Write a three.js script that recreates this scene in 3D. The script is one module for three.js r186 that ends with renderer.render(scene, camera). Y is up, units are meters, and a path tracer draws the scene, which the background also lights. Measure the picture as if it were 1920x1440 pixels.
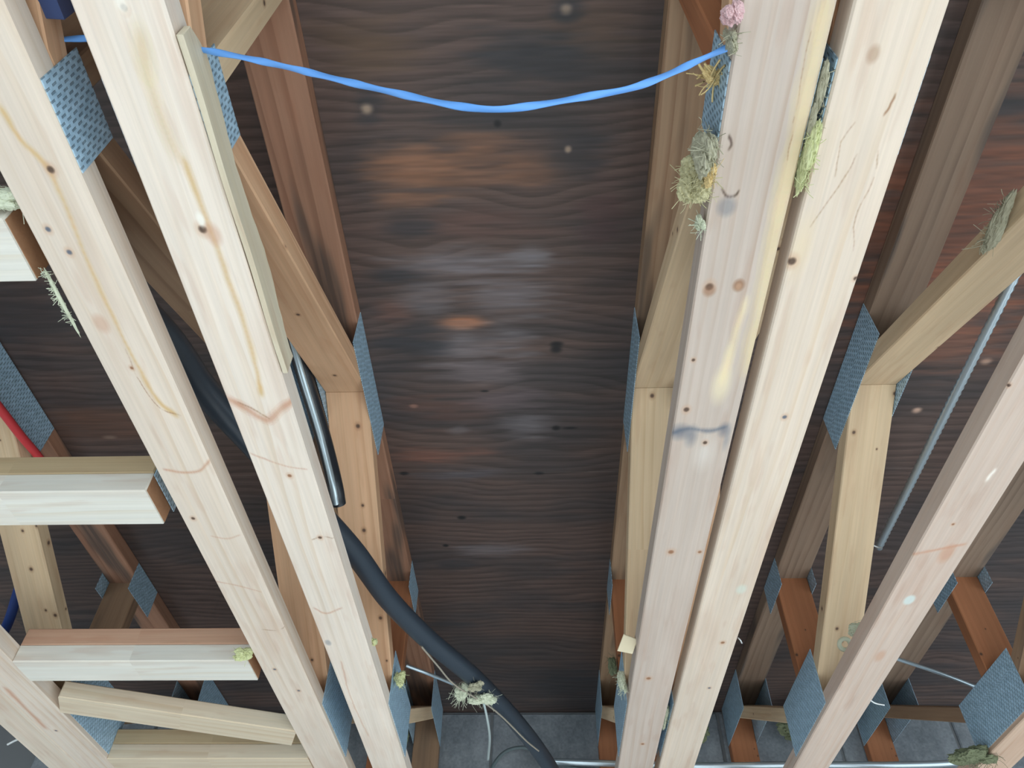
import * as THREE from 'three';
import { RectAreaLightUniformsLib } from 'three/addons/lights/RectAreaLightUniformsLib.js';
import { mergeGeometries } from 'three/addons/utils/BufferGeometryUtils.js';

// ---------------------------------------------------------------- camera, sky, light, exposure
const scene = new THREE.Scene();
const CY = 1.55;                       // lens height above the floor
const FOCAL = 1461.68;                 // pixels, for a 1920 x 1440 frame
// x right, y up, forward = -z.  Basis of the lens (right, up, forward; third value along forward)
const LR = [0.99947149, 0.01139726, 0.03044416], LU = [0.01432075, 0.68637942, -0.72710261], LF = [-0.02918322, 0.72715431, 0.68585344];
const camera = new THREE.PerspectiveCamera(2 * Math.atan(720 / FOCAL) * 180 / Math.PI, 4 / 3, 0.02, 60);
camera.position.set(0, CY, 0);
camera.up.set(LU[0], LU[1], -LU[2]);
camera.lookAt(LF[0], CY + LF[1], -LF[2]);
scene.add(camera);
const renderer = new THREE.WebGLRenderer({ antialias: true });
renderer.toneMapping = THREE.LinearToneMapping;
renderer.toneMappingExposure = 0.57;
renderer.shadowMap.enabled = true;
RectAreaLightUniformsLib.init();
scene.background = new THREE.Color().setRGB(0.62, 0.74, 0.86);

// room limits (metres; F = forward distance from the lens)
const XL = -2.9, XR = 2.9, FB = -2.62, FF = 2.76;
// daylight through the openings in the left, right and rear walls: one area light per opening, at its size
function daylight(w, h, pos, target, k) {
  const l = new THREE.RectAreaLight(new THREE.Color().setRGB(0.8, 0.93, 1.0), k, w, h);
  l.position.set(...pos); l.lookAt(...target); l.castShadow = true; scene.add(l);
}
const OPEN = { left: [[-1.9, 0.35, 0.12, 1.5], [0.75, 2.5, 0.12, 1.5]], right: [[-2.3, 2.4, 0.02, 2.05]], rear: [[-1.2, 1.2, 0.02, 1.95]] };
for (const [a, b, y0, y1] of OPEN.left) daylight(b - a, y1 - y0, [XL + 0.02, (y0 + y1) / 2, -(a + b) / 2], [0, (y0 + y1) / 2, -(a + b) / 2], 3.0);
for (const [a, b, y0, y1] of OPEN.right) daylight(b - a, y1 - y0, [XR - 0.02, (y0 + y1) / 2, -(a + b) / 2], [0, (y0 + y1) / 2, -(a + b) / 2], 3.0);
for (const [a, b, y0, y1] of OPEN.rear) daylight(b - a, y1 - y0, [(a + b) / 2, (y0 + y1) / 2, -FB - 0.02], [(a + b) / 2, (y0 + y1) / 2, 0], 5.5);

// low sun through the wide opening on the right: it lands on the pale floor, whose bounce lights the trusses from below
const sun = new THREE.DirectionalLight(new THREE.Color().setRGB(0.92, 0.98, 1.0), 22);
sun.position.set(9, 4.3, 1.2); sun.target.position.set(0.4, 0, 0); sun.castShadow = true;
Object.assign(sun.shadow.camera, { left: -6, right: 6, top: 5, bottom: -5, near: 0.5, far: 30 }); sun.shadow.mapSize.set(2048, 2048); sun.shadow.radius = 1; sun.shadow.bias = -0.0005;
scene.add(sun, sun.target);

// ---------------------------------------------------------------- helpers
function rng(seed) { let s = seed >>> 0 || 1; return () => { s = (s + 0x6D2B79F5) | 0; let t = Math.imul(s ^ (s >>> 15), 1 | s); t = (t + Math.imul(t ^ (t >>> 7), 61 | t)) ^ t; return ((t ^ (t >>> 14)) >>> 0) / 4294967296; }; }
function hash(x, y, s) { let h = Math.imul(x, 374761393) ^ Math.imul(y, 668265263) ^ Math.imul(s, 2246822519); h = Math.imul(h ^ (h >>> 13), 1274126177); return ((h ^ (h >>> 16)) >>> 0) / 4294967296; }
function vnoise(x, y, s) { const xi = Math.floor(x), yi = Math.floor(y), fx = x - xi, fy = y - yi, u = fx * fx * (3 - 2 * fx), v = fy * fy * (3 - 2 * fy); const a = hash(xi, yi, s), b = hash(xi + 1, yi, s), c = hash(xi, yi + 1, s), d = hash(xi + 1, yi + 1, s); return a + (b - a) * u + (c - a) * v + (a - b - c + d) * u * v; }
function fbm(x, y, s) { return vnoise(x, y, s) * 0.55 + vnoise(x * 2.1, y * 2.1, s + 7) * 0.3 + vnoise(x * 4.3, y * 4.3, s + 19) * 0.15; }
const clamp = (x, a = 0, b = 1) => Math.min(b, Math.max(a, x));
const smooth = (a, b, x) => { const t = clamp((x - a) / (b - a)); return t * t * (3 - 2 * t); };
const P3 = (X, h, F) => new THREE.Vector3(X, h + CY, -F);          // h above the lens, F forward
// a pixel of the 1920 x 1440 photograph gives a direction; the surface it lies on gives the distance
function ray(u, v) { const a = (u - 960) / FOCAL, b = (720 - v) / FOCAL; return [0, 1, 2].map(i => a * LR[i] + b * LU[i] + LF[i]); }
const onH = (u, v, h) => { const d = ray(u, v), k = h / d[1]; return [d[0] * k, h, d[2] * k]; };
const onX = (u, v, X) => { const d = ray(u, v), k = X / d[0]; return [X, d[1] * k, d[2] * k]; };
const onF = (u, v, F) => { const d = ray(u, v), k = F / d[2]; return [d[0] * k, d[1] * k, F]; };

const used = {};
function numbered(n) { used[n] = (used[n] ?? -1) + 1; return used[n] ? `${n}_${String(used[n]).padStart(3, '0')}` : n; }
function sh(m) { m.castShadow = true; m.receiveShadow = true; return m; }
function group(name, label, category, pos, grp) { const g = new THREE.Group(); g.name = numbered(name); g.position.copy(pos); g.userData = { label, category }; if (grp) g.userData.group = grp; scene.add(g); return g; }
function part(name, geo, mat, parent, label) { const m = sh(new THREE.Mesh(geo, mat)); m.name = name; if (label) m.userData.label = label; parent.add(m); return m; }
function single(name, geo, mat, label, category, grp, pos) { const m = sh(new THREE.Mesh(geo, mat)); m.name = numbered(name); m.userData = { label, category }; if (grp) m.userData.group = grp; if (pos) { geo.translate(-pos.x, -pos.y, -pos.z); m.position.copy(pos); } scene.add(m); return m; }
function structure(name, geo, mat) { const m = sh(new THREE.Mesh(geo, mat)); m.name = name; m.userData = { kind: 'structure' }; scene.add(m); return m; }

// ---------------------------------------------------------------- procedural textures
function canvasTex(w, h, pixel, paint, srgb = true) {
  const c = document.createElement('canvas'); c.width = w; c.height = h;
  const g = c.getContext('2d'), im = g.createImageData(w, h), d = im.data;
  for (let y = 0; y < h; y++) for (let x = 0; x < w; x++) { const p = pixel(x, y), i = (y * w + x) * 4; d[i] = p[0]; d[i + 1] = p[1]; d[i + 2] = p[2]; d[i + 3] = 255; }
  g.putImageData(im, 0, 0);
  if (paint) paint(g, w, h);
  const t = new THREE.CanvasTexture(c); t.wrapS = t.wrapT = THREE.RepeatWrapping; if (srgb) t.colorSpace = THREE.SRGBColorSpace; t.anisotropy = 8;
  return t;
}
const ULEN = 2.8, VLEN = 0.2;          // metres that one wood texture covers along and across the grain
// col: sRGB body colour; ring: colour of the growth rings; marks are given along F and across the face in metres
function woodMat(seed, col, ring, o = {}) {
  const W_ = 2048, H_ = 256, amt = o.amt ?? 0.5, rf = o.freq ?? 70, blot = o.blot ?? 0.5;
  const dark = o.dark ?? [70, 62, 58], mould = o.mould ?? 0;
  const kr = rng(seed * 77), extra = []; for (let i = 0; i < (o.knots ?? 0); i++) { const f = kr() * ULEN, v = kr() * 0.19, r = 0.002 + kr() * 0.004; extra.push({ t: 'spot', f, v, rx: r * 2.4, ry: r * 1.7, c: 'rgba(140,92,62,1)', a: 0.4, hard: 0.2 }, { t: 'spot', f, v, rx: r * 1.1, ry: r, c: DK, a: 0.8, hard: 0.4 }); }
  const tex = canvasTex(W_, H_, (x, y) => {
    const u = x / W_ * ULEN, v = (1 - y / H_) * VLEN;
    const warp = fbm(u * 1.3, v * 9, seed) * 2.2 + vnoise(u * 0.45, seed * 3.1, seed + 2) * 2.5;
    const ph = v * rf + warp;
    let r = ph - Math.floor(ph); r = smooth(0.35, 0.95, r) * (1 - smooth(0.95, 1, r));
    const wide = smooth(0.45, 0.75, fbm(u * 0.9, v * 26 + 3, seed + 31));
    const fine = fbm(u * 7, v * 420, seed + 5) - 0.5;
    const big = fbm(u * 2.4, v * 18, seed + 11);
    const k = amt * (r * (0.25 + 0.75 * wide));
    let m = mould ? mould * smooth(0.52, 0.74, fbm(u * 3.1, v * 20, seed + 41)) * (0.55 + 0.45 * vnoise(u * 9, v * 300, seed + 43)) : 0;
    const pk = 0.5 * (o.patch ?? 0.5) * smooth(0.5, 0.78, fbm(u * 4.2, v * 24, seed + 61)) + 0.25 * smooth(0.6, 0.8, fbm(u * 11, v * 70, seed + 63)), pc = 0.4 * smooth(0.55, 0.8, fbm(u * 3.4, v * 20, seed + 67));
    const out = [0, 0, 0];
    for (let i = 0; i < 3; i++) { let c = col[i] + (ring[i] - col[i]) * k; c += (col[i] * [0.9, 0.82, 0.78][i] - c) * pk; c += (Math.min(255, col[i] * 1.05) - c) * pc; c *= 1 + fine * 0.07 + (big - 0.5) * 0.14 * blot; out[i] = clamp(c + (dark[i] - c) * m, 0, 255); }
    return out;
  }, (g, w, h) => {
    const X = f => f / ULEN * w, Y = v => (1 - v / VLEN) * h, sx = w / ULEN, sy = h / VLEN;
    for (const m of [...extra, ...(o.marks ?? [])]) {
      g.save();
      if (m.t === 'line') {                       // growth line, crack or pencil stroke
        // drawn in short pieces whose place, width and strength wander, like a real growth line or check
        g.strokeStyle = m.c; g.lineCap = 'round';
        const crv = new THREE.CatmullRomCurve3(m.p.map(([f, v]) => new THREE.Vector3(X(f), Y(v), 0))), len = crv.getLength(), n = Math.max(8, Math.ceil(len / 5)), sd = Math.round(len * 7) + seed;
        const pts = crv.getPoints(n).map((q, i) => [q.x, q.y + (fbm(i * 0.35, 1.5, sd) - 0.5) * 5]);
        for (let i = 1; i <= n; i++) {
          const k = m.w < 0.002 ? smooth(0.28, 0.6, fbm(i * 0.3, 9.5, sd)) : 0.55 + 0.45 * fbm(i * 0.3, 9.5, sd);
          for (const [s_, al] of [[2.4, 0.2], [1.4, 0.35], [0.7, 0.6]]) { g.globalAlpha = al * 0.75 * (m.a ?? 1) * k; g.lineWidth = Math.max(1, m.w * sy * s_ * 0.8 * (0.6 + 0.8 * fbm(i * 0.25, 4.5, sd))); g.beginPath(); g.moveTo(...pts[i - 1]); g.lineTo(...pts[i]); g.stroke(); }
        }
      } else {                                    // knot or stain: an ellipse with a soft rim
        g.translate(X(m.f), Y(m.v)); g.scale(m.rx * sx, m.ry * sy);
        const gr = g.createRadialGradient(0, 0, 0, 0, 0, 1); gr.addColorStop(0, m.c); gr.addColorStop(m.hard ?? 0.5, m.c); gr.addColorStop(1, m.c.replace(/,[\d.]+\)$/, ',0)'));
        g.fillStyle = gr; g.globalAlpha = m.a ?? 1; g.beginPath(); g.arc(0, 0, 1, 0, 7); g.fill();
      }
      g.restore();
    }
  });
  return new THREE.MeshStandardMaterial({ map: tex, bumpMap: tex, bumpScale: 0.0006, roughness: o.rough ?? 0.72 });
}

// ---------------------------------------------------------------- lumber
const W = 0.0889, T = 0.0381, H = 0.7789, D = 0.4466;   // 2x4 section, height of the lowest faces, depth of a truss
// a prism: outline in (F, dh), extruded across x by wid, grain along dir (in F, dh)
function prism(pts, wid, dir = [1, 0], off = [0, 0], bev = 0.0022) {
  const s = new THREE.Shape(pts.map(p => new THREE.Vector2(p[0], p[1])));
  // keep the outline's size: shrink by the bevel through bevelOffset
  let g = new THREE.ExtrudeGeometry(s, { depth: wid - 2 * bev, bevelEnabled: true, bevelThickness: bev, bevelSize: bev, bevelOffset: -bev, bevelSegments: 1, steps: 1 });
  g = g.toNonIndexed ? (g.index ? g.toNonIndexed() : g) : g;
  const p = g.attributes.position, uv = new Float32Array(p.count * 2), L = Math.hypot(...dir), c = dir[0] / L, sn = dir[1] / L;
  const a = new THREE.Vector3(), b = new THREE.Vector3(), d = new THREE.Vector3(), n = new THREE.Vector3();
  for (let i = 0; i < p.count; i += 3) {
    a.fromBufferAttribute(p, i); b.fromBufferAttribute(p, i + 1); d.fromBufferAttribute(p, i + 2);
    n.copy(b).sub(a).cross(d.clone().sub(a)).normalize();
    for (const [j, q] of [[i, a], [i + 1, b], [i + 2, d]]) {
      const al = q.x * c + q.y * sn, pe = -q.x * sn + q.y * c, X = q.z + bev;
      let v;
      if (Math.abs(n.z) > 0.8) v = n.z > 0 ? 0.094 + pe : 0.142 + pe;           // side faces
      else if (-n.x * sn + n.y * c > 0) v = 0.19 - X; else v = X;                // upper face, lower face
      uv[j * 2] = (al + off[0]) / ULEN; uv[j * 2 + 1] = (v + off[1]) / VLEN;
    }
  }
  g.setAttribute('uv', new THREE.BufferAttribute(uv, 2));
  // (F, dh, x) -> (x - wid/2, dh, -F)
  for (let i = 0; i < p.count; i++) { const F = p.getX(i), h = p.getY(i), x = p.getZ(i) + bev; p.setXYZ(i, x - wid / 2, h, -F); }
  g.deleteAttribute('normal'); g.computeVertexNormals();
  // the axis change mirrors the winding: F -> -z and x <-> z
  return g;
}
const rect = (f0, f1, h0, h1) => [[f0, h0], [f1, h0], [f1, h1], [f0, h1]];

// ---------------------------------------------------------------- materials
const std = (r, g, b, rough, metal = 0, extra = {}) => new THREE.MeshStandardMaterial({ color: new THREE.Color().setRGB(r, g, b), roughness: rough, metalness: metal, ...extra });
const mapOn = (X0, list) => list.map(m => {
  const q = (u, v) => { const p = onH(u, v, H); return [p[2], p[0] - X0]; };
  if (m.p) return { ...m, p: m.p.map(([u, v]) => q(u, v)) };
  const [f, v] = q(m.u, m.y); return { ...m, f, v };
});
const line = (p, c, w, a = 1) => ({ t: 'line', p, c, w, a });
const spot = (u, y, rx, ry, c, a = 1, hard = 0.45) => ({ t: 'spot', u, y, rx, ry, c, a, hard });
const GOLD = 'rgba(206,168,112,1)', PINK = 'rgba(192,140,112,1)', DK = 'rgba(74,56,46,1)', BROWN = 'rgba(140,98,70,1)', BLUE = 'rgba(86,96,112,1)', PALE = 'rgba(244,238,226,1)';
const knot = (u, y, r = 0.006, c = DK) => [spot(u, y, r * 2.6, r * 1.9, 'rgba(196,150,118,1)', 0.55, 0.2), spot(u, y, r * 1.1, r, c, 0.85, 0.5)];

const XA = -0.5866, XB = -0.4338, XC = 0.1989, XD = 0.3036, XE = 0.644, XF = 1.1, XG = -1.196, XG2 = -1.2855;
const pine = [226, 210, 186], pineRing = [204, 176, 146];
const chordMat = {
  A: woodMat(11, [224, 208, 192], pineRing, { amt: 0.4, freq: 45, marks: mapOn(XA, [
    line([[0, 200], [40, 262], [92, 318], [160, 480], [215, 600], [273, 713], [300, 755], [333, 780]], GOLD, 0.005, 0.55), line([[235, 655], [262, 715], [300, 765], [338, 779]], BROWN, 0.0012, 0.6),
    ...knot(95, 318, 0.005), ...knot(90, 430, 0.004, BLUE), ...knot(130, 473, 0.004, BLUE), spot(190, 607, 0.02, 0.012, PINK, 0.4), ...knot(247, 690, 0.003, BROWN),
    line([[307, 880], [345, 886], [375, 882], [393, 864]], PINK, 0.003, 0.7), ...knot(362, 972, 0.004), line([[395, 1005], [425, 1010], [450, 1003]], PINK, 0.002, 0.4), line([[405, 1090], [445, 1098], [490, 1110]], PINK, 0.002, 0.5), line([[490, 1180], [520, 1182], [540, 1172]], BROWN, 0.0015, 0.5), ...knot(515, 1255, 0.004, BLUE), ...knot(560, 1295, 0.004, BLUE)]) }),
  B: woodMat(12, [230, 216, 202], pineRing, { amt: 0.35, freq: 40, marks: mapOn(XB, [
    line([[262, 60], [275, 130], [300, 220], [338, 300]], 'rgba(214,190,150,1)', 0.012, 0.35), line([[345, 300], [372, 370], [420, 500], [462, 620], [485, 715], [490, 740]], GOLD, 0.006, 0.5),
    ...knot(232, 14, 0.004), spot(228, 8, 0.012, 0.008, PALE, 0.8), ...knot(380, 430, 0.006), spot(376, 412, 0.013, 0.006, PALE, 0.9), spot(400, 440, 0.02, 0.012, PINK, 0.4),
    line([[428, 748], [455, 762], [500, 788], [528, 765], [548, 752]], PINK, 0.007, 0.55), line([[440, 752], [470, 765], [505, 785]], BROWN, 0.0016, 0.5), line([[470, 850], [500, 862], [540, 875], [575, 880]], PINK, 0.002, 0.5), ...knot(543, 892, 0.004, BROWN), ...knot(600, 1008, 0.004, DK), line([[585, 1012], [605, 1006], [625, 1010]], BROWN, 0.0015, 0.5), line([[588, 1140], [610, 1150], [640, 1140]], PINK, 0.003, 0.5), spot(615, 1205, 0.014, 0.008, BLUE, 0.35), line([[640, 1240], [655, 1300], [690, 1380]], PINK, 0.003, 0.4)]) }),
  C: woodMat(13, [196, 180, 168], [176, 148, 128], { amt: 0.5, freq: 60, marks: mapOn(XC, [
    line([[1548, 0], [1500, 240], [1462, 400], [1430, 560], [1400, 700]], 'rgba(222,200,160,1)', 0.015, 0.5), line([[1520, 60], [1490, 220], [1476, 300]], BROWN, 0.001, 0.5),
    line([[1366, 255], [1371, 265], [1367, 280]], DK, 0.002, 0.9), line([[1355, 355], [1362, 368], [1378, 366], [1384, 358]], DK, 0.0018, 0.8), spot(1362, 388, 0.016, 0.014, BLUE, 0.35),
    ...knot(1330, 538, 0.006), spot(1330, 545, 0.012, 0.01, BROWN, 0.5), spot(1385, 535, 0.012, 0.009, BROWN, 0.75), spot(1385, 537, 0.007, 0.005, 'rgba(178,140,112,1)', 0.9),
    spot(1352, 722, 0.045, 0.017, 'rgba(230,214,180,1)', 0.7, 0.35), spot(1362, 690, 0.05, 0.011, 'rgba(228,212,180,1)', 0.5, 0.3), line([[1400, 560], [1375, 640], [1352, 720]], 'rgba(232,212,172,1)', 0.008, 0.5), ...knot(1287, 768, 0.005), ...knot(1300, 675, 0.003),
    line([[1262, 812], [1290, 804], [1330, 808], [1364, 800]], BLUE, 0.004, 0.6), spot(1275, 810, 0.022, 0.02, BLUE, 0.6, 0.2), spot(1296, 818, 0.03, 0.012, BLUE, 0.45, 0.2), spot(1358, 806, 0.02, 0.012, BLUE, 0.5, 0.2), spot(1362, 825, 0.03, 0.006, BLUE, 0.3, 0.2), spot(1320, 850, 0.05, 0.02, 'rgba(228,222,214,1)', 0.4, 0.2), ...knot(1322, 830, 0.004), ...knot(1312, 1035, 0.004, BROWN), ...knot(1258, 1035, 0.006, BROWN), ...knot(1216, 1272, 0.006, BROWN), ...knot(1205, 1395, 0.005, BROWN)]) }),
  D: woodMat(14, [218, 201, 184], [206, 174, 138], { amt: 0.35, freq: 48, marks: mapOn(XD, [
    spot(1637, 102, 0.012, 0.008, BROWN, 0.35), line([[1680, 178], [1668, 200], [1658, 215]], BROWN, 0.0016, 0.8), line([[1602, 230], [1580, 260], [1572, 290], [1566, 330]], BROWN, 0.0013, 0.4), line([[1608, 290], [1585, 330], [1550, 380], [1520, 425]], BROWN, 0.0014, 0.4), line([[1648, 275], [1640, 330], [1605, 410], [1600, 470]], BROWN, 0.0012, 0.4),
    spot(1500, 465, 0.06, 0.018, 'rgba(228,206,168,1)', 0.45, 0.2), ...knot(1485, 490, 0.006), ...knot(1604, 522, 0.003), ...knot(1471, 782, 0.004, BLUE), ...knot(1355, 1205, 0.005, BROWN), spot(1390, 1105, 0.02, 0.012, 'rgba(206,218,206,1)', 0.6), ...knot(1330, 1290, 0.004, BLUE)]) }),
  E: woodMat(15, [202, 182, 168], [190, 154, 130], { amt: 0.5, freq: 55, marks: mapOn(XE, [
    spot(1775, 1038, 0.035, 0.015, PINK, 0.55), line([[1710, 1040], [1760, 1030], [1810, 1020]], PINK, 0.004, 0.6), spot(1705, 1125, 0.02, 0.012, 'rgba(206,218,214,1)', 0.85, 0.6), ...knot(1787, 983, 0.003, BROWN), ...knot(1892, 723, 0.003), spot(1650, 1230, 0.03, 0.012, PINK, 0.45), spot(1575, 1275, 0.03, 0.01, PINK, 0.4), line([[1850, 900], [1866, 880]], PALE, 0.004, 0.9)]) }),
  F: woodMat(16, [205, 176, 154], [178, 138, 112], { amt: 0.5, freq: 55 }),
  G: woodMat(17, [222, 207, 192], [206, 176, 146], { amt: 0.5, freq: 40, marks: mapOn(XG, [line([[10, 1290], [50, 1330], [85, 1365]], PINK, 0.008, 0.5), ...knot(105, 1370, 0.004, BLUE)]) }),
  G2: woodMat(18, [224, 209, 192], [204, 172, 140], { amt: 0.5, freq: 40 }),
};
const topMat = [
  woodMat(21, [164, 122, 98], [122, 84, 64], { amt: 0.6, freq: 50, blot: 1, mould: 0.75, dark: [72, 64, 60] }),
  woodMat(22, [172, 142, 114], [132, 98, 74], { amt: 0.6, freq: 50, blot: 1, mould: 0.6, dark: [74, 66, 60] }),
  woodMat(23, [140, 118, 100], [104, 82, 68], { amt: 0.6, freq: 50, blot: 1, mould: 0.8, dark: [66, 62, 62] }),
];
const webMat = {
  tan: woodMat(31, [216, 174, 138], [190, 142, 106], { amt: 0.55, freq: 50, blot: 1, knots: 34 }),
  beige: woodMat(32, [216, 190, 156], [192, 158, 118], { amt: 0.5, freq: 50, blot: 1, knots: 34 }),
  orange: woodMat(33, [170, 112, 76], [136, 84, 56], { amt: 0.55, freq: 45, blot: 1, knots: 34 }),
  brown: woodMat(34, [152, 122, 96], [120, 88, 66], { amt: 0.55, freq: 45, blot: 1, mould: 0.3, knots: 34 }),
};
const blockMat = [woodMat(41, [188, 166, 132], [166, 136, 98], { amt: 0.5, freq: 45 }), woodMat(42, [226, 222, 212], [212, 194, 166], { amt: 0.35, freq: 45 }), woodMat(43, [200, 160, 134], [180, 130, 104], { amt: 0.5, freq: 45 }), woodMat(44, [216, 200, 176], [196, 168, 132], { amt: 0.45, freq: 45 })];

// galvanised truss plate: rows of punched slots
const plateTex = (() => {
  const s = (x, y) => { const row = Math.floor(x / 16), yy = (y + (row % 2) * 20) % 40, xx = x % 16; return xx > 4 && xx < 11 && yy > 6 && yy < 30; };
  const map = canvasTex(256, 256, (x, y) => { const n = fbm(x / 22, y / 22, 5) * 46 + fbm(x / 6, y / 6, 6) * 20 - 33; const k = s(x, y) ? 0.74 : 1; return [clamp((172 + n) * k, 0, 255), clamp((202 + n) * k, 0, 255), clamp((222 + n) * k, 0, 255)]; });
  const bump = canvasTex(256, 256, (x, y) => { const k = s(x, y) ? 40 : 200; return [k, k, k]; }, null, false);
  return { map, bump };
})();
const plateMat = new THREE.MeshStandardMaterial({ map: plateTex.map, bumpMap: plateTex.bump, bumpScale: 0.0015, roughness: 0.45, metalness: 0.12 });
function plateGeo(f0, f1, h0, h1, x0, x1) {
  const g = new THREE.BoxGeometry(Math.abs(x1 - x0), h1 - h0, f1 - f0); g.translate((x0 + x1) / 2, (h0 + h1) / 2, -(f0 + f1) / 2);
  const p = g.attributes.position, uv = g.attributes.uv; for (let i = 0; i < p.count; i++) uv.setXY(i, p.getZ(i) / 0.1, p.getY(i) / 0.1);
  return g;
}

// ---------------------------------------------------------------- floor trusses
const JB = [-1.218, 0.331, 1.88], JT = [-1.993, -0.444, 1.1055, 2.655], APEX = 0.376, TB = D - T;
function webPoly(fLow, fHigh) {          // a diagonal from the lower joint at fLow to the upper joint at fHigh
  const s = Math.sign(fHigh - fLow), f0 = fLow + s * 0.045, m = (APEX - T) / (fHigh - f0), t = T * Math.hypot(1, m);
  const low = f => T + m * (f - f0);
  const fTop = f0 + (TB - T - t) / m;      // where the upper face meets the upper chord
  const fCut = fLow + s * 0.021;           // flush with the upright
  const pts = [[f0, T], [fHigh - s * 0.0006, low(fHigh)], [fHigh - s * 0.0006, TB], [fTop, TB], [fCut, Math.max(T + 0.001, low(fCut) + t)], [fCut, T]];
  return { pts: s > 0 ? pts : pts.slice().reverse(), dir: [1, m] };
}
function truss(X0, key, label, o = {}) {
  const t = group('floor_truss', label, 'truss', P3(X0 + W / 2, H, 0), o.grp);
  const b0 = o.back ?? FB, b1 = FF;
  part('bottom_chord', prism(rect(b0, b1, 0, T), W), chordMat[key], t);
  part('top_chord', prism(rect(b0, b1, TB, D), W, [1, 0], [o.so ?? 0, 0]), topMat[o.top ?? 0], t, 'darkened brown upper chord');
  let n = 0;
  const w = (lo, hi, mat) => { const q = webPoly(lo, hi); part('web', prism(q.pts, W - 0.0008, q.dir, [0.37 * n++ + (o.so ?? 0), 0]), webMat[mat], t); };
  w(JB[0], JT[0], 'brown'); w(JB[0], JT[1], 'brown'); w(JB[1], JT[1], 'tan');
  w(JB[1], JT[2], o.w1 ?? 'tan'); w(JB[2], JT[2], o.w2 ?? 'tan'); w(JB[2], JT[3], o.w3 ?? 'beige');
  const up = (f, mat) => part('web', prism([[f - 0.019, T], [f + 0.019, T], [f + 0.019, TB], [f - 0.019, TB]], W - 0.0008, [0, 1], [0.21 * n++, 0]), webMat[mat], t, 'upright web');
  up(JB[0], 'brown'); up(JB[1], o.u0 ?? 'brown'); up(JB[2], o.u2 ?? 'orange'); up(2.735, o.ue ?? 'orange'); up(FB + 0.03, 'brown');
  for (const sd of [-1, 1]) {
    const x0 = sd * W / 2, x1 = sd * (W / 2 + 0.0012), pl = (a, b, c, d) => part('connector_plate', plateGeo(a, b, c, d, x0, x1), plateMat, t, 'galvanised punched truss plate');
    if (o.gap !== sd) {
      pl(0.303, 0.408, 0.004, 0.09); pl(0.95, 1.272, 0.35, 0.443); pl(1.745, 2.05, 0.012, 0.142); pl(1.815, 1.965, 0.362, 0.443); pl(2.45, 2.745, 0.315, 0.443); pl(-1.3, -1.1, 0.004, 0.1); pl(-0.6, -0.29, 0.35, 0.443);
    }
  }
  return t;
}
{ const g = prism(rect(FB, FF, 0, T), W); single('flat_board', g.translate(XG2 + W / 2, CY + H, 0), chordMat.G2, 'pale flat board lying tight along the outer side of the block-carrying truss', 'board', null, P3(XG2 + W / 2, H, 0)); }
truss(XG, 'G', 'pale truss that the short cross blocks butt against, beside a flat board', { top: 0, w1: 'beige', w2: 'beige', u2: 'brown', so: 0.5 });
truss(XA, 'A', 'pale truss with a long golden streak, beside the free ends of the cross blocks', { top: 1, w1: 'brown', w2: 'tan', u0: 'brown', so: 0.9 });
truss(XB, 'B', 'pale truss with a thin lath strip and black pipe along its side', { top: 0, w1: 'tan', w2: 'tan', u0: 'beige', so: 1.3, ue: 'brown' });
truss(XC, 'C', 'knotty pinkish truss with a blue-grey stain band, tied by the blue twine', { top: 1, w1: 'beige', w2: 'beige', u0: 'orange', so: 0.1, gap: 0 });
truss(XD, 'D', 'smooth cream truss close beside the knotty stained truss', { top: 2, w1: 'beige', so: 0.7 });
truss(XE, 'E', 'pinkish truss beside the galvanised rod, with large ribbed plates', { top: 2, w1: 'beige', w2: 'beige', so: 1.7 });
truss(XF, 'F', 'truss with a dull pinkish bottom chord beyond the galvanised rod', { top: 2, w1: 'brown', w2: 'brown', w3: 'brown', so: 2.1 });

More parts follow.
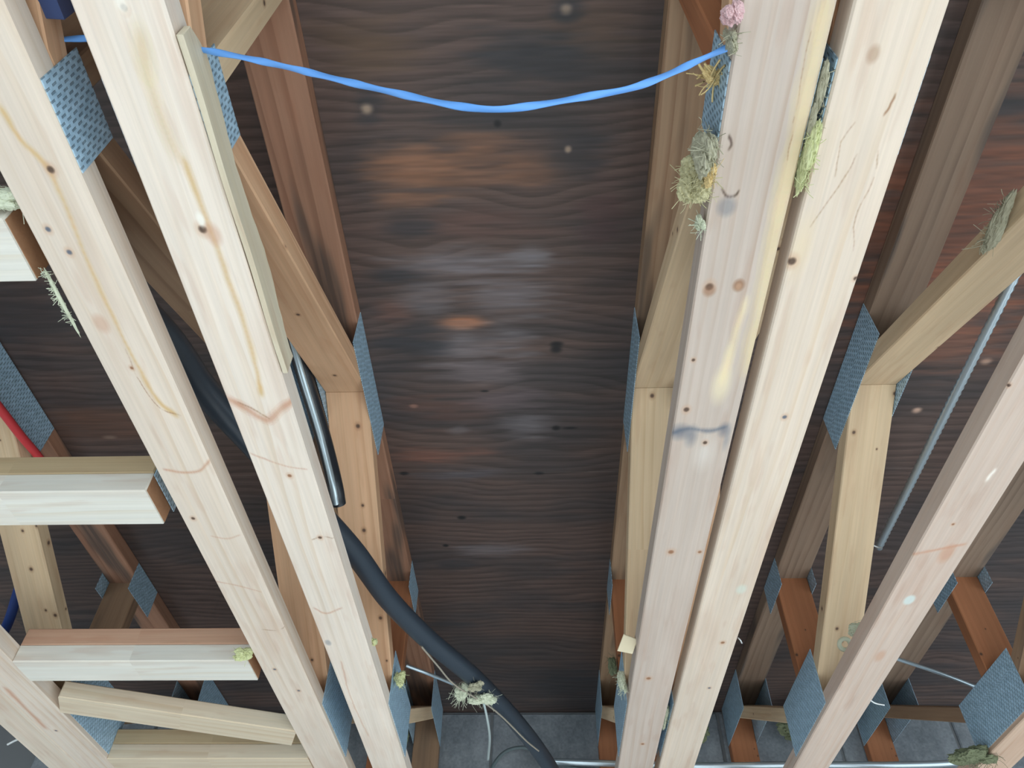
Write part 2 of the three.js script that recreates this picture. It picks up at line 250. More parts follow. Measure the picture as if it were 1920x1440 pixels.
// ---------------------------------------------------------------- plywood deck, walls, floor
const PX0 = -1.6, PXL = 3.6, PF0 = 0.1, PFL = 2.7;
const plyTex = (() => {
  const w = 2048, h = 1536, stains = [];
  const st = (u, y, rx, ry, c, a, g = 0.5) => { const p = onH(u, y, H + D); stains.push([p[0], p[2], rx, ry, c, a, g]); };
  // stains read from the photograph: warm worn patches, blue-grey bloom, dark mould, pale knots
  const OR = [140, 98, 74], GR = [126, 121, 127], DKc = [52, 52, 56], RD = [122, 84, 72], PLc = [188, 162, 138];
  st(790, 300, 0.10, 0.05, OR, 0.75); st(750, 330, 0.08, 0.07, OR, 0.45); st(890, 285, 0.09, 0.04, OR, 0.7); st(860, 330, 0.14, 0.04, OR, 0.5); st(1000, 320, 0.07, 0.04, OR, 0.4); st(760, 375, 0.08, 0.025, OR, 0.5); st(870, 605, 0.06, 0.025, [176, 116, 84], 0.75); st(740, 590, 0.05, 0.04, RD, 0.5); st(800, 855, 0.12, 0.03, RD, 0.8); st(900, 845, 0.06, 0.02, RD, 0.5); st(690, 90, 0.10, 0.06, [96, 74, 54], 0.5); st(1090, 70, 0.10, 0.05, [98, 76, 60], 0.5); st(830, 770, 0.14, 0.06, [104, 72, 62], 0.5); st(880, 420, 0.2, 0.04, [104, 74, 66], 0.5); st(1130, 400, 0.05, 0.08, [82, 58, 58], 0.5);
  st(840, 495, 0.13, 0.05, GR, 0.6); st(920, 490, 0.15, 0.03, GR, 0.55); st(960, 560, 0.11, 0.07, GR, 0.6); st(800, 560, 0.07, 0.05, GR, 0.45); st(880, 650, 0.12, 0.06, GR, 0.55); st(905, 700, 0.14, 0.05, [130, 116, 118], 0.55); st(960, 640, 0.07, 0.06, GR, 0.4); st(985, 800, 0.08, 0.05, GR, 0.5); st(940, 750, 0.12, 0.04, [116, 100, 104], 0.5); st(860, 805, 0.03, 0.02, GR, 0.4); st(930, 1030, 0.12, 0.035, GR, 0.5); st(860, 890, 0.12, 0.03, [86, 84, 92], 0.6); st(990, 480, 0.05, 0.03, [116, 112, 116], 0.6);
  st(770, 640, 0.09, 0.06, DKc, 0.75); st(750, 520, 0.08, 0.02, DKc, 0.8); st(1000, 110, 0.12, 0.06, DKc, 0.8); st(770, 425, 0.06, 0.04, DKc, 0.65); st(880, 220, 0.10, 0.025, DKc, 0.5); st(1060, 20, 0.03, 0.03, DKc, 0.8); st(1080, 285, 0.06, 0.06, DKc, 0.6); st(850, 1060, 0.08, 0.03, DKc, 0.6); st(840, 1170, 0.10, 0.04, DKc, 0.75); st(1060, 1280, 0.14, 0.1, DKc, 0.7); st(880, 1230, 0.12, 0.08, DKc, 0.6); st(690, 205, 0.03, 0.04, DKc, 0.6);
  const tiny = [[1043, 646, 0.018, 0.01], [1042, 655, 0.016, 0.014], [1042, 803, 0.012, 0.010], [1068, 803, 0.02, 0.005], [1010, 888, 0.016, 0.007], [757, 888, 0.014, 0.008], [932, 233, 0.008, 0.008], [865, 971, 0.014, 0.009], [908, 734, 0.012, 0.004], [835, 1023, 0.01, 0.008]];
  for (const t of tiny) st(...t, [22, 22, 24], 0.95, 0.1);
  st(687, 206, 0.014, 0.012, PLc, 0.8, 0.2); st(1064, 281, 0.008, 0.008, PLc, 0.8, 0.2); st(1060, 18, 0.012, 0.01, PLc, 0.6, 0.2); st(775, 762, 0.012, 0.008, [150, 110, 96], 0.7, 0.2);
  st(1718, 770, 0.014, 0.012, [196, 160, 140], 0.9, 0.1); st(1848, 678, 0.016, 0.012, [196, 160, 140], 0.9, 0.1); st(1850, 400, 0.3, 0.25, [150, 88, 62], 0.65); st(1760, 640, 0.2, 0.12, [142, 88, 66], 0.55); st(1880, 200, 0.1, 0.02, DKc, 0.8); st(1760, 560, 0.25, 0.1, [150, 90, 66], 0.55); st(205, 820, 0.02, 0.008, [150, 140, 130], 0.6, 0.2); st(190, 790, 0.2, 0.07, [110, 76, 60], 0.55); st(120, 600, 0.3, 0.1, DKc, 0.5); st(330, 1010, 0.25, 0.1, DKc, 0.5);
  const px = new Float32Array(w * h * 3);
  for (let y = 0; y < h; y++) for (let x = 0; x < w; x++) {
    const X = PX0 + x / w * PXL, F = PF0 + (1 - y / h) * PFL, i = (y * w + x) * 3;
    const warp = fbm(X * 2.2, F * 4, 71) * 5.5;
    const ph = F * 42 + warp; let r = ph - Math.floor(ph); r = smooth(0.2, 0.9, r) * (1 - smooth(0.92, 1, r));
    const fine = fbm(X * 14, F * 330, 72) - 0.5, mid = fbm(X * 4, F * 16, 73), big = fbm(X * 1.7, F * 3.4, 74);
    const c = [95, 77, 71], d2 = [66, 61, 62];
    const k = smooth(0.38, 0.72, mid * 0.6 + big * 0.4) * 0.8;
    for (let j = 0; j < 3; j++) { let v = c[j] + (d2[j] - c[j]) * k; v *= 1 - r * 0.18 + fine * 0.32; px[i + j] = v; }
  }
  for (const [sX, sF, rx, ry, c, a, g] of stains) {
    const x0 = Math.max(0, Math.floor((sX - rx * 1.3 - PX0) / PXL * w)), x1 = Math.min(w, Math.ceil((sX + rx * 1.3 - PX0) / PXL * w));
    const y0 = Math.max(0, Math.floor((1 - (sF + ry * 1.3 - PF0) / PFL) * h)), y1 = Math.min(h, Math.ceil((1 - (sF - ry * 1.3 - PF0) / PFL) * h));
    for (let y = y0; y < y1; y++) for (let x = x0; x < x1; x++) {
      const X = PX0 + x / w * PXL, F = PF0 + (1 - y / h) * PFL, e = Math.hypot((X - sX) / rx, (F - sF) / ry) + (fbm(X * 10, F * 70, 81) - 0.5) * 2.2 * g;
      const m = (1 - smooth(0.2, 1.15, e)) * a * (1 - g * 0.5 + g * (0.6 * vnoise(X * 26, F * 260, 82) + 0.4 * vnoise(X * 9, F * 90, 84))); if (m <= 0) continue;
      const i = (y * w + x) * 3, gr = 1 + (vnoise(X * 20, F * 240, 83) - 0.5) * 0.25;
      for (let j = 0; j < 3; j++) px[i + j] += (c[j] * gr - px[i + j]) * m;
    }
  }
  return canvasTex(w, h, (x, y) => { const i = (y * w + x) * 3; return [clamp(px[i], 0, 255), clamp(px[i + 1], 0, 255), clamp(px[i + 2], 0, 255)]; });
})();
const plyMat = new THREE.MeshStandardMaterial({ map: plyTex, bumpMap: plyTex, bumpScale: 0.0006, roughness: 0.6 });
const ceiling = new THREE.Group(); ceiling.name = 'ceiling'; ceiling.userData = { kind: 'structure', label: 'dark stained plywood subfloor over the trusses' }; ceiling.position.set(0, CY + H + D, 0); scene.add(ceiling);
{
  const seams = [FB - 0.2, -2.21, -0.99, 0.23, 1.45, 2.67, FF + 0.2];
  for (let i = 0; i < seams.length - 1; i++) {
    const xs = i % 2 ? [XL - 0.2, -1.8, 0.64 + 0.045, XR + 0.2] : [XL - 0.2, -0.58 + 0.045, 1.86, XR + 0.2];
    for (let j = 0; j < xs.length - 1; j++) {
      const a = xs[j], b = xs[j + 1], f0 = seams[i], f1 = seams[i + 1];
      const s = new THREE.Shape([[a, -f1], [b, -f1], [b, -f0], [a, -f0]].map(p => new THREE.Vector2(...p)));
      const g = new THREE.ExtrudeGeometry(s, { depth: 0.0152, bevelEnabled: true, bevelThickness: 0.0015, bevelSize: 0.0015, bevelOffset: -0.0015, bevelSegments: 1 });
      const p = g.attributes.position, uv = g.attributes.uv;
      for (let k = 0; k < p.count; k++) { const X = p.getX(k), z = p.getY(k), y = p.getZ(k) + 0.0015; uv.setXY(k, (X - PX0) / PXL, (-z - PF0) / PFL); p.setXYZ(k, X, 0.0182 - y, z); }
      g.computeVertexNormals();
      part('plywood_sheet', g, plyMat, ceiling);
    }
  }
}
const concTex = canvasTex(512, 512, (x, y) => { const n = fbm(x / 60, y / 60, 91) * 50 + fbm(x / 5, y / 5, 92) * 26; return [184 + n * 0.6, 185 + n * 0.6, 184 + n * 0.6]; });
concTex.repeat.set(3, 3);
const concMat = new THREE.MeshStandardMaterial({ map: concTex, roughness: 0.85 });
const box = (x0, x1, y0, y1, z0, z1) => { const g = new THREE.BoxGeometry(x1 - x0, y1 - y0, z1 - z0); g.translate((x0 + x1) / 2, (y0 + y1) / 2, (z0 + z1) / 2); return g; };
structure('floor', box(XL - 0.2, XR + 0.2, -0.15, 0, -FF - 0.3, -FB + 0.2), concMat);
const wallMat = new THREE.MeshStandardMaterial({ map: concTex, color: 0xf2f2ee, roughness: 0.9 });
const TOPY = CY + H + D;
function wallWith(openings, a, b, toBox) {        // wall from a to b along its length with rectangular openings
  const gs = []; let c = a;
  for (const [o0, o1, y0, y1] of openings) { gs.push(toBox(c, o0, 0, TOPY)); if (y0 > 0.03) gs.push(toBox(o0, o1, 0, y0)); gs.push(toBox(o0, o1, y1, TOPY)); c = o1; }
  gs.push(toBox(c, b, 0, TOPY)); return mergeGeometries(gs);
}
structure('wall_left', wallWith(OPEN.left, FB - 0.2, FF + 0.3, (a, b, y0, y1) => box(XL - 0.2, XL, y0, y1, -b, -a)), wallMat);
structure('wall_right', wallWith(OPEN.right, FB - 0.2, FF + 0.3, (a, b, y0, y1) => box(XR, XR + 0.2, y0, y1, -b, -a)), wallMat);
structure('wall_back', wallWith(OPEN.rear, XL, XR, (a, b, y0, y1) => box(a, b, y0, y1, -FB, -FB + 0.2)), wallMat);
// block wall that the trusses run up to: mortar core with the top courses laid as separate blocks
{
  const wf = new THREE.Group(); wf.name = 'wall_front'; wf.userData = { kind: 'structure', label: 'grey concrete block wall behind the truss ends' }; wf.position.set(0, 0, -FF - 0.005); scene.add(wf);
  const bt = canvasTex(256, 256, (x, y) => { const n = fbm(x / 40, y / 40, 95) * 46 + fbm(x / 4, y / 4, 96) * 30; return [96 + n, 102 + n, 108 + n]; });
  const bm = new THREE.MeshStandardMaterial({ map: bt, bumpMap: bt, bumpScale: 0.002, roughness: 0.95 });
  part('mortar_core', box(XL, XR, 0, TOPY - 0.002, -0.2, -0.008), std(0.2, 0.21, 0.22, 0.95), wf);
  const top = TOPY - 0.004, bg = new THREE.ExtrudeGeometry(new THREE.Shape([[-0.195, -0.095], [0.195, -0.095], [0.195, 0.095], [-0.195, 0.095]].map(p => new THREE.Vector2(...p))), { depth: 0.02, bevelEnabled: true, bevelThickness: 0.004, bevelSize: 0.004, bevelOffset: -0.004, bevelSegments: 1 });
  bg.translate(0, 0, -0.024);
  { const p = bg.attributes.position, uv = bg.attributes.uv; for (let i = 0; i < p.count; i++) uv.setXY(i, p.getX(i) / 0.4 + 0.5, p.getY(i) / 0.4 + 0.5); }
  for (let r = 0; r < 4; r++) for (let k = -4; k <= 4; k++) { const m = part('concrete_block', bg, bm, wf); m.position.set(k * 0.4 + (r % 2) * 0.2 + 0.03, top - 0.1 - r * 0.2, 0); }
}

// ---------------------------------------------------------------- short cross blocks between the block-carrying truss and the streaked truss
const endMat = woodMat(45, [160, 118, 86], [128, 88, 62], { amt: 0.6, freq: 160 });
function crossBlock(name, label, X0, X1, F0, layers, o = {}) {
  const t = group(name, label, 'wood block', P3((X0 + X1) / 2, H, F0 + W / 2), 'short cross blocks');
  t.rotation.y = o.turn ?? 0;
  layers.forEach((m, i) => {
    const g = prism(rect(-(X1 - X0) / 2 - (i && o.longer ? -o.longer[0] : 0), (X1 - X0) / 2 + (i && o.longer ? o.longer[1] : 0), i * T, (i + 1) * T), W);
    g.rotateY(-Math.PI / 2);
    part('board', g, blockMat[m], t);
  });
  const cap = new THREE.BoxGeometry(0.0012, T - 0.006, W - 0.006); cap.translate((X1 - X0) / 2 + 0.0006, T / 2, 0); part('end_grain', cap, endMat, t, 'brown end grain');
  return t;
}
const GR_ = XG + W;
crossBlock('cross_block', 'pale cross block with fluffy insulation on its end, well away from the block wall', GR_, -0.612, onH(0, 530, H)[2] - W, [1, 0]);
const k1 = crossBlock('cross_block', 'doubled cross block with a torn metal plate on its free end', GR_, -0.622, 0.957, [1, 0]);
crossBlock('cross_block', 'doubled cross block with pink upper board and a dark curved line', GR_, -0.607, 1.516, [1, 2], { longer: [0, 0.018] });
crossBlock('cross_block', 'slanting cross board between the block-carrying truss and the streaked truss', -1.112, -0.580, 1.77, [3], { turn: 0.36 });
crossBlock('cross_block', 'cross board next to the block wall, square between the trusses', GR_, -0.588, 2.03, [3, 0]);
{ // torn plate on the free end of the doubled block
  const g = plateGeo(0.955, 1.05, 0.03, 0.085, 0, 0.0015), p = g.attributes.position;
  part('metal_plate', g.translate(-0.618 - k1.position.x, 0, k1.position.z * -1), plateMat, k1, 'torn galvanised plate');
}

// ---------------------------------------------------------------- pipes, hose, cables, rods
function tube(pts, r, seg = 80, rad = 12) { return new THREE.TubeGeometry(new THREE.CatmullRomCurve3(pts.map(p => P3(...p)), false, 'centripetal'), seg, r, rad, false); }
const hoseMat = std(0.032, 0.045, 0.062, 0.4);
let hose;
const hosePts = [[-0.565, 0.845, -0.6], [-0.565, 0.845, 0.2], [-0.575, 0.85, 0.55], onH(318, 638, 0.875), onH(385, 732, 0.89), onH(520, 880, 0.895), onH(660, 1030, 0.9), onH(730, 1125, 0.9), onH(800, 1196, 0.9), onH(890, 1272, 0.9), onH(975, 1362, 0.9), onH(1032, 1440, 0.9), onH(1075, 1530, 0.9)];
{
  const h = group('black_hose', 'thick black hose slung diagonally across under the web members', 'hose', P3(-0.3, 0.9, 1.4));
  const g = tube(hosePts, 0.0225, 160, 16); g.translate(-h.position.x, -h.position.y, -h.position.z);
  part('hose_body', g, hoseMat, h); hose = h;
}
const pipePts = [[520, 545, -0.452], [545, 615, -0.452], [571, 705, -0.45], [606, 820, -0.42], [629, 915, -0.392], [634, 945, -0.39]];
single('black_pipe', tube(pipePts.map(p => onX(...p)), 0.0155, 60, 14), std(0.02, 0.024, 0.03, 0.3), 'slim black pipe dropping through the truss with the lath strip', 'pipe');
single('slim_conduit', tube(pipePts.map(([u, v, X]) => onX(u - 4, v, X).map(c => c * 0.982)), 0.0062, 60, 10), std(0.6, 0.72, 0.78, 0.3, 0.6), 'slim silver conduit lying against the slim black pipe', 'conduit');
// thin wire lashed along the hose
{ const g = tube([onH(790, 1212, 0.87), onH(822, 1250, 0.868), onH(850, 1282, 0.866), onH(925, 1330, 0.868), onH(990, 1392, 0.87), onH(1010, 1408, 0.87)], 0.0022, 50, 6); g.translate(-hose.position.x, -hose.position.y, -hose.position.z); part('lashing_wire', g, std(0.34, 0.3, 0.24, 0.6), hose, 'thin brown wire lashed along the hose'); }
const galv = std(0.56, 0.66, 0.72, 0.32, 0.75);
{ // threaded rod by the ribbed-plate truss
  const a = new THREE.Vector3(...onH(1935, 462, 1.09)), b = new THREE.Vector3(...onH(1642, 1030, 1.09)), r = [];
  const X = (a.x + b.x) / 2, n = 110;
  for (let i = 0; i <= n; i++) { const f = a.z + (b.z - a.z) * i / n; r.push(new THREE.Vector2(i === 0 || i === n ? 0 : 0.0075 + (i % 2) * 0.0016, f)); }
  const g = new THREE.LatheGeometry(r, 12); g.rotateX(-Math.PI / 2); g.translate(X, CY + 1.09, 0);
  single('threaded_rod', g, galv, 'long galvanised threaded rod beside the truss with ribbed plates', 'rod');
}
single('thin_rod', tube([onX(762, 1248, -0.335), onH(800, 1262, 0.93), onH(852, 1283, 0.9)], 0.0045, 20, 8), galv, 'short thin galvanised rod reaching the tied black hose', 'rod');
single('thin_rod', tube([onH(1660, 1228, 0.98), onH(1770, 1265, 0.98), onH(1868, 1303, 0.98)], 0.0052, 20, 8), galv, 'thin galvanised rod slanting across the bay by the dull pinkish truss', 'rod');
single('metal_conduit', tube([onF(1040, 1428, 2.66), onF(1100, 1430, 2.66), onF(1180, 1433, 2.66), onF(1300, 1436, 2.66), onF(1500, 1434, 2.66), onF(1700, 1434, 2.66), onF(1790, 1430, 2.66), onF(1850, 1420, 2.66), onF(1990, 1400, 2.66)], 0.0105, 80, 12), std(0.6, 0.7, 0.76, 0.3, 0.7), 'shiny metal conduit running along the block wall', 'conduit');
single('grey_cable', tube([onF(915, 1480, 2.72), onF(925, 1435, 2.72), onF(950, 1408, 2.72), onF(985, 1402, 2.72), onF(1010, 1415, 2.72), onF(1060, 1436, 2.72), onF(1120, 1445, 2.72)], 0.006, 60, 8), std(0.12, 0.16, 0.17, 0.6), 'dark grey cable looped against the block wall', 'cable');
single('red_tube', tube([onX(-140, 590, -1.09), onX(0, 766, -1.09), onX(40, 818, -1.09), onX(72, 856, -1.09), onX(110, 915, -1.09), onX(130, 960, -1.092)], 0.009, 50, 10), std(0.62, 0.05, 0.06, 0.4), 'red plastic tube along the block-carrying truss', 'tube');
single('blue_tube', tube([onX(-20, 1230, -1.34), onX(14, 1170, -1.34), onX(32, 1115, -1.34), onX(52, 1050, -1.34)], 0.012, 40, 10), std(0.02, 0.06, 0.26, 0.4), 'short blue plastic tube beside the block-carrying truss', 'tube');

// twisted blue twine: a flat section turning along a sagging path
function ribbon(pts, a, b, turns, seg = 140) {
  const c = new THREE.CatmullRomCurve3(pts.map(p => P3(...p)), false, 'centripetal'), pos = [], idx = [], N = 10, up = new THREE.Vector3(0, 1, 0);
  for (let i = 0; i <= seg; i++) {
    const t = i / seg, p = c.getPointAt(t), tg = c.getTangentAt(t), s = new THREE.Vector3().crossVectors(tg, up).normalize(), u2 = new THREE.Vector3().crossVectors(s, tg), th = 0.5 + Math.sin(t * Math.PI * 2 * turns) * 0.9;
    const e1 = s.clone().multiplyScalar(Math.cos(th)).addScaledVector(u2, Math.sin(th)), e2 = s.clone().multiplyScalar(-Math.sin(th)).addScaledVector(u2, Math.cos(th));
    for (let k = 0; k < N; k++) { const q = k / N * Math.PI * 2, v = p.clone().addScaledVector(e1, Math.cos(q) * a).addScaledVector(e2, Math.sin(q) * b); pos.push(v.x, v.y, v.z); }
  }
  for (let i = 0; i < seg; i++) for (let k = 0; k < N; k++) { const k2 = (k + 1) % N, A = i * N + k, B = i * N + k2, C = A + N, E = B + N; idx.push(A, B, C, B, E, C); }
  const g = new THREE.BufferGeometry(); g.setAttribute('position', new THREE.Float32BufferAttribute(pos, 3)); g.setIndex(idx); g.computeVertexNormals(); return g;
}
single('blue_twine', ribbon([onX(60, 92, -0.52), onF(88, 78, 0.29), onF(160, 72, 0.29), onF(260, 76, 0.29), onF(370, 92, 0.29), onF(500, 117, 0.29), onF(650, 153, 0.29), onF(780, 183, 0.29), onF(860, 199, 0.29), onF(930, 205, 0.29), onF(1000, 198, 0.29), onF(1100, 181, 0.29), onF(1180, 166, 0.29), onF(1240, 145, 0.29), onF(1300, 118, 0.29), onF(1362, 90, 0.29)], 0.0036, 0.0018, 7), std(0.13, 0.35, 0.8, 0.42), 'sagging twisted blue plastic twine strung between the trusses', 'twine');

// pale lath strip against the side of the truss, with an uneven upper edge
{
  const n = 26, lo = [], hi = [], x0 = XB + W + 0.002;
  const rr = rng(5);
  for (let i = 0; i <= n; i++) { const f = 0.262 + (0.708 - 0.262) * i / n; lo.push([f, -0.001 + 0.0015 * Math.sin(i * 0.5)]); hi.push([f, 0.037 + 0.005 * Math.sin(i * 0.42 + 0.8) + rr() * 0.003 + (i < 2 ? -0.02 * (2 - i) / 2 : 0)]); }
  const g = prism([...lo, ...hi.reverse()], 0.007, [1, 0], [0, 0.02], 0.0008); g.translate(x0 + 0.0035, CY + H, 0);
  single('lath_strip', g, woodMat(51, [210, 198, 174], [192, 174, 140], { amt: 0.3, freq: 40 }), 'thin pale wooden lath strip along the side of a chord', 'lath', null, P3(x0, H, 0.26));
}
// blue scrap above the cord
{
  const c = onX(118, 18, -0.49), s = new THREE.Shape([[-0.012, -0.02], [0.012, -0.026], [0.012, 0.06], [-0.012, 0.06]].map(p => new THREE.Vector2(...p)));
  const g = new THREE.ExtrudeGeometry(s, { depth: 0.03, bevelEnabled: true, bevelSize: 0.002, bevelThickness: 0.002, bevelSegments: 2 }); g.translate(c[0], c[1] + CY, -c[2]);
  single('blue_clip', g, std(0.05, 0.08, 0.2, 0.5), 'small dark blue plastic piece above the blue twine', 'plastic piece');
}

// ---------------------------------------------------------------- insulation tufts, paper scraps, nails
const woolMat = (r, g, b) => std(r, g, b, 1);
const wool = { green: woolMat(0.54, 0.5, 0.3), lime: woolMat(0.6, 0.62, 0.34), pale: woolMat(0.62, 0.65, 0.5), amber: woolMat(0.66, 0.5, 0.24), pink: woolMat(0.66, 0.44, 0.45), dull: woolMat(0.17, 0.19, 0.11), grey: woolMat(0.42, 0.4, 0.29) };
function tuft(seed, c, size, dir, n, mat, label, o = {}) {
  const r = rng(seed), gs = [], R = () => r() * 2 - 1;
  const lumps = o.lumps ?? 8;
  for (let k = 0; k < lumps; k++) {
    const g = new THREE.IcosahedronGeometry(1, 6), p = g.attributes.position, v = new THREE.Vector3(), s = 0.35 + r() * 0.3, ox = R() * 0.6, oy = R() * 0.6, oz = R() * 0.6, sd = seed * 13 + k;
    for (let i = 0; i < p.count; i++) { v.fromBufferAttribute(p, i); const m = s * (0.45 + 0.7 * fbm(v.x * 2.3 + 9 + v.z * 1.7, v.y * 2.3 + 9 - v.z, sd) + 0.6 * fbm(v.x * 7 + 20 - v.z * 5, v.y * 7 + 20 + v.z * 4, sd + 3)); p.setXYZ(i, (v.x * m + ox) * size[0], (v.y * m + oy) * size[1], (v.z * m + oz) * size[2]); }
    g.deleteAttribute('uv'); g.computeVertexNormals(); gs.push(g.index ? g.toNonIndexed() : g);
  }
  for (let k = 0; k < n * 2; k++) {
    const st = new THREE.Vector3(R() * size[0], R() * size[1], R() * size[2]).multiplyScalar(0.8), d = new THREE.Vector3(...dir).multiplyScalar(0.6).add(new THREE.Vector3(R(), R(), R()).multiplyScalar(0.8)).normalize(), len = (o.len ?? 0.03) * (0.2 + 0.6 * r());
    const mid = st.clone().addScaledVector(d, len * 0.5).add(new THREE.Vector3(R(), R(), R()).multiplyScalar(len * 0.22)), en = st.clone().addScaledVector(d, len).add(new THREE.Vector3(R(), R(), R()).multiplyScalar(len * 0.3));
    const g = new THREE.TubeGeometry(new THREE.QuadraticBezierCurve3(st, mid, en), 5, (o.fr ?? 0.00042) * (0.5 + r() * 0.9), 3, false); g.deleteAttribute('uv'); gs.push(g.toNonIndexed());
  }
  if (o.parent) { const m = part('insulation_shred', mergeGeometries(gs), mat, o.parent, label); m.position.copy(P3(...c)).sub(o.parent.position); return m; }
  const m = single(o.name ?? 'insulation_tuft', mergeGeometries(gs), mat, label, o.cat ?? 'insulation', o.grp); m.position.copy(P3(...c)); return m;
}
const XCl = XC - 0.002, CD = (XC + W + XD) / 2;
tuft(1, onX(1335, 142, XCl - 0.006), [0.009, 0.012, 0.009], [-1, -0.2, 0], 12, wool.amber, 'small amber insulation tuft just under the tied end of the blue twine', { len: 0.035, fr: 0.0011 });
tuft(2, onX(1325, 275, XCl - 0.01), [0.011, 0.034, 0.022], [-0.3, -0.9, -0.4], 60, wool.grey, 'grey-green insulation tuft hanging on the knotty truss under its plate', { len: 0.026 });
tuft(3, onX(1306, 338, XCl - 0.014), [0.018, 0.024, 0.022], [-0.4, -0.9, -0.1], 110, wool.green, 'frayed yellow-green insulation clump on the side of the knotty truss', { len: 0.028 });
tuft(4, onX(1331, 326, XCl - 0.005), [0.006, 0.01, 0.012], [-0.3, -1, 0], 20, wool.amber, 'orange-yellow insulation wisp over the frayed green clump', { len: 0.02 });
tuft(5, onX(1314, 420, XCl - 0.004), [0.005, 0.012, 0.008], [-0.5, -0.5, 0], 16, wool.pale, 'pale insulation speck below the frayed clump on the knotty truss', { len: 0.018 });
tuft(6, onX(1371, 28, XCl - 0.008), [0.008, 0.012, 0.01], [-0.5, -1, 0], 6, wool.pink, 'pink insulation bit above the tied end of the blue twine', { len: 0.01 });
tuft(7, onX(1370, 75, XCl - 0.005), [0.006, 0.018, 0.01], [0, -1, 0], 16, wool.grey, 'drab insulation shred between the pink bit and the blue twine', { len: 0.02 });
tuft(8, onX(1533, 190, CD), [0.006, 0.012, 0.04], [0, -1, 0.4], 30, wool.grey, 'grey-green insulation stuffed in the upper gap of the paired trusses', { len: 0.02 });
tuft(9, onX(1512, 300, CD), [0.007, 0.014, 0.04], [0, -1, 0.4], 50, wool.lime, 'bright lime insulation stuffed between the knotty and the cream truss', { len: 0.02 });
tuft(10, onX(1247, 1345, CD), [0.006, 0.014, 0.05], [0, -1, 0], 30, wool.pale, 'pale mint insulation in the gap of the paired trusses by the block wall', { len: 0.02 });
tuft(11, onX(750, 1272, XB + W + 0.016), [0.014, 0.018, 0.016], [0.4, -0.6, -0.4], 40, wool.lime, 'lime insulation ball on the joint plate of the truss with the lath', { len: 0.02 });
tuft(12, onX(702, 1204, XB + W + 0.004), [0.006, 0.007, 0.012], [0.6, -0.5, 0], 8, wool.lime, 'tiny lime insulation speck on the truss chord under the black hose', { len: 0.01 });
tuft(13, onH(866, 1294, 0.875), [0.018, 0.02, 0.018], [-0.3, -0.8, -0.4], 50, wool.pale, 'pale insulation wisp where the short rod meets the hose', { parent: hose, len: 0.05 });
tuft(14, onH(905, 1308, 0.873), [0.03, 0.014, 0.018], [0.6, 0.2, -0.4], 50, wool.pale, 'minty insulation shred tied round the black hose', { parent: hose, len: 0.04 });
tuft(15, onH(893, 1288, 0.87), [0.02, 0.01, 0.02], [0.6, 0.1, -0.4], 20, wool.grey, 'grey insulation pad resting on the black hose at the tie', { parent: hose, len: 0.02 });
tuft(16, onX(1168, 1283, XCl - 0.01), [0.01, 0.03, 0.016], [-0.5, -0.6, -0.4], 30, wool.pale, 'pale insulation on the lower joint plate of the knotty truss', { len: 0.02 });
tuft(17, onX(1150, 1250, XCl - 0.01), [0.012, 0.03, 0.02], [-0.5, -0.3, -0.4], 24, wool.dull, 'dull green insulation behind the paper scrap by the knotty truss', { len: 0.03 });
tuft(18, onX(10, 372, -0.608), [0.03, 0.014, 0.014], [0.5, 0.4, -0.4], 50, wool.pale, 'pale insulation fluff on the end of the block far from the wall', { len: 0.03 });
tuft(19, onX(112, 558, XA - 0.006), [0.0028, 0.004, 0.055], [-1, 0.2, 0], 60, wool.pale, 'pale frayed fibres along the outer edge of the streaked truss', { len: 0.014, lumps: 4 });
tuft(20, onX(455, 1226, XA - 0.02), [0.018, 0.012, 0.012], [-0.6, -0.4, -0.4], 24, wool.lime, 'lime insulation shred on the end of the pink-topped block', { len: 0.018 });
tuft(21, onX(1870, 420, XE - 0.01), [0.01, 0.012, 0.05], [-0.7, 0.3, -0.3], 50, wool.grey, 'grey-green fuzz clinging to the web of the ribbed-plate truss', { len: 0.03 });
tuft(22, onX(1612, 1178, XE + W * 0.5), [0.02, 0.014, 0.014], [0, -1, -0.4], 30, wool.pale, 'minty insulation shred where a web meets the ribbed-plate truss chord', { len: 0.02 });
tuft(23, onX(1835, 1420, XF - 0.02), [0.05, 0.02, 0.04], [-0.6, -0.5, -0.4], 70, wool.dull, 'brownish insulation clump by the conduit on the dull pinkish truss', { len: 0.04 });
tuft(24, [0.5, 1.13, 2.68], [0.06, 0.05, 0.05], [0, -0.6, -0.7], 60, wool.dull, 'dull green insulation stuffed over the wall beside the cream truss', { len: 0.05, name: 'insulation_batt' });
tuft(25, [0.92, 1.13, 2.66], [0.12, 0.055, 0.06], [0, -0.6, -0.7], 90, wool.dull, 'dull green insulation stuffed over the wall in the bay of the rod', { len: 0.05, name: 'insulation_batt' });
tuft(26, [-0.5, 1.12, 2.64], [0.05, 0.06, 0.06], [0, -0.6, -0.7], 60, wool.dull, 'dull green insulation over the wall beside the lath-strip truss', { len: 0.05, name: 'insulation_batt' });
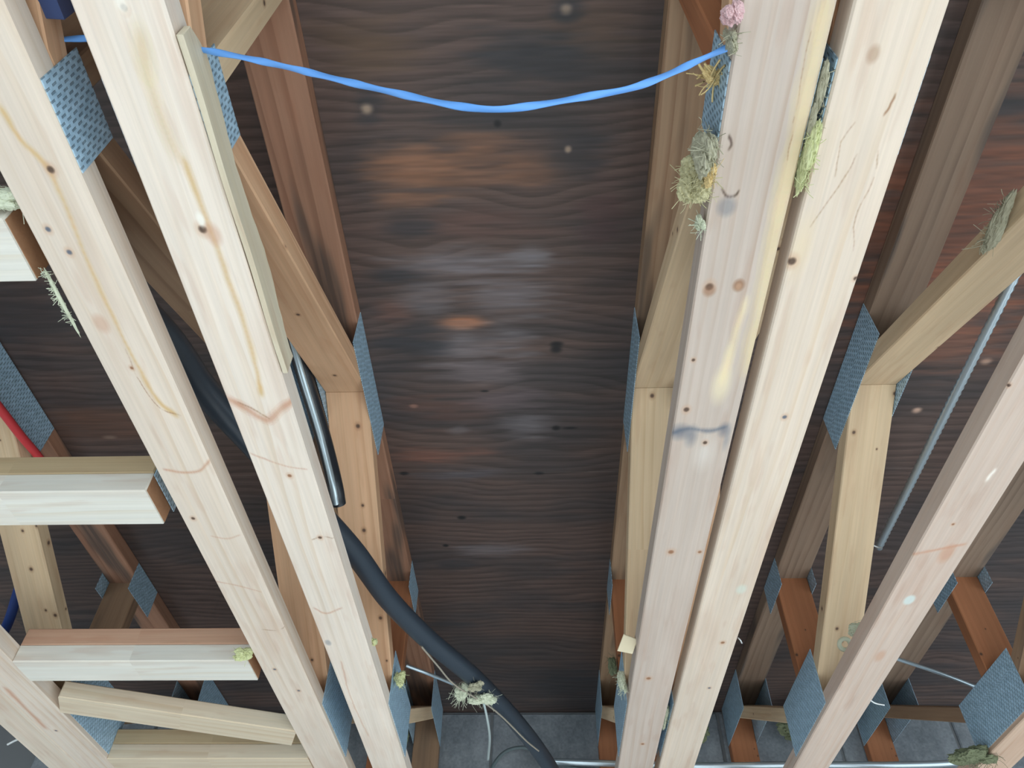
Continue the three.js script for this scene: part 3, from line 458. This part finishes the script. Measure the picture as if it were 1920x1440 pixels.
{ // ring of insulation paper by the web
  const c = onX(1584, 1208, XE + 0.03), g = new THREE.TorusGeometry(0.012, 0.005, 8, 20); g.rotateX(0.7); g.translate(c[0], c[1] + CY, -c[2]);
  single('insulation_ring', g, wool.pale, 'small pale curled ring of insulation beside a web foot', 'insulation');
}
{ // folded paper scrap by the knotty truss
  const c = onX(1176, 1207, XCl - 0.015), s = new THREE.Shape([[-0.022, -0.01], [0.006, -0.02], [0.022, 0.006], [-0.002, 0.02]].map(p => new THREE.Vector2(...p)));
  const g = new THREE.ExtrudeGeometry(s, { depth: 0.003, bevelEnabled: true, bevelSize: 0.001, bevelThickness: 0.001, bevelSegments: 1 }); g.rotateX(0.8); g.rotateY(-0.3); g.translate(c[0], c[1] + CY, -c[2]);
  single('paper_scrap', g, std(0.72, 0.62, 0.44, 0.9), 'folded cream paper scrap stuck beside the knotty truss', 'paper');
}
// hanging strand below the hose tie
single('hanging_strand', tube([onH(907, 1318, 0.865), onH(913, 1345, 0.84), onH(918, 1380, 0.8), onH(915, 1425, 0.74)], 0.003, 30, 6), std(0.4, 0.46, 0.46, 0.9), 'grey strand hanging from the tie on the black hose', 'strand');
// nails poking out of the chords
function nail(label, pts, r = 0.0018) { single('bent_nail', tube(pts, r, 16, 6), std(0.7, 0.72, 0.72, 0.4, 0.4), label, 'nail'); }
nail('bent nail poking from the lower part of the pinkish truss', [onH(1624, 1306, H + 0.005), onH(1640, 1318, H - 0.002), onH(1658, 1322, H - 0.004)]);
nail('short nail tip on the edge of the cream truss', [onH(1384, 1196, H + 0.005), onH(1388, 1200, H - 0.001), onH(1391, 1206, H - 0.003)], 0.0014);
nail('nail tip at the lower end of the threaded rod', [onH(1636, 1022, 1.07), onH(1646, 1026, 1.065), onH(1653, 1027, 1.06)], 0.002);
nail('pinkish nail sticking out beside the block-carrying truss', [[-1.279, H + 0.012, 1.93], [-1.295, H + 0.008, 1.93], [-1.318, H - 0.002, 1.935]], 0.003);

renderer.render(scene, camera);
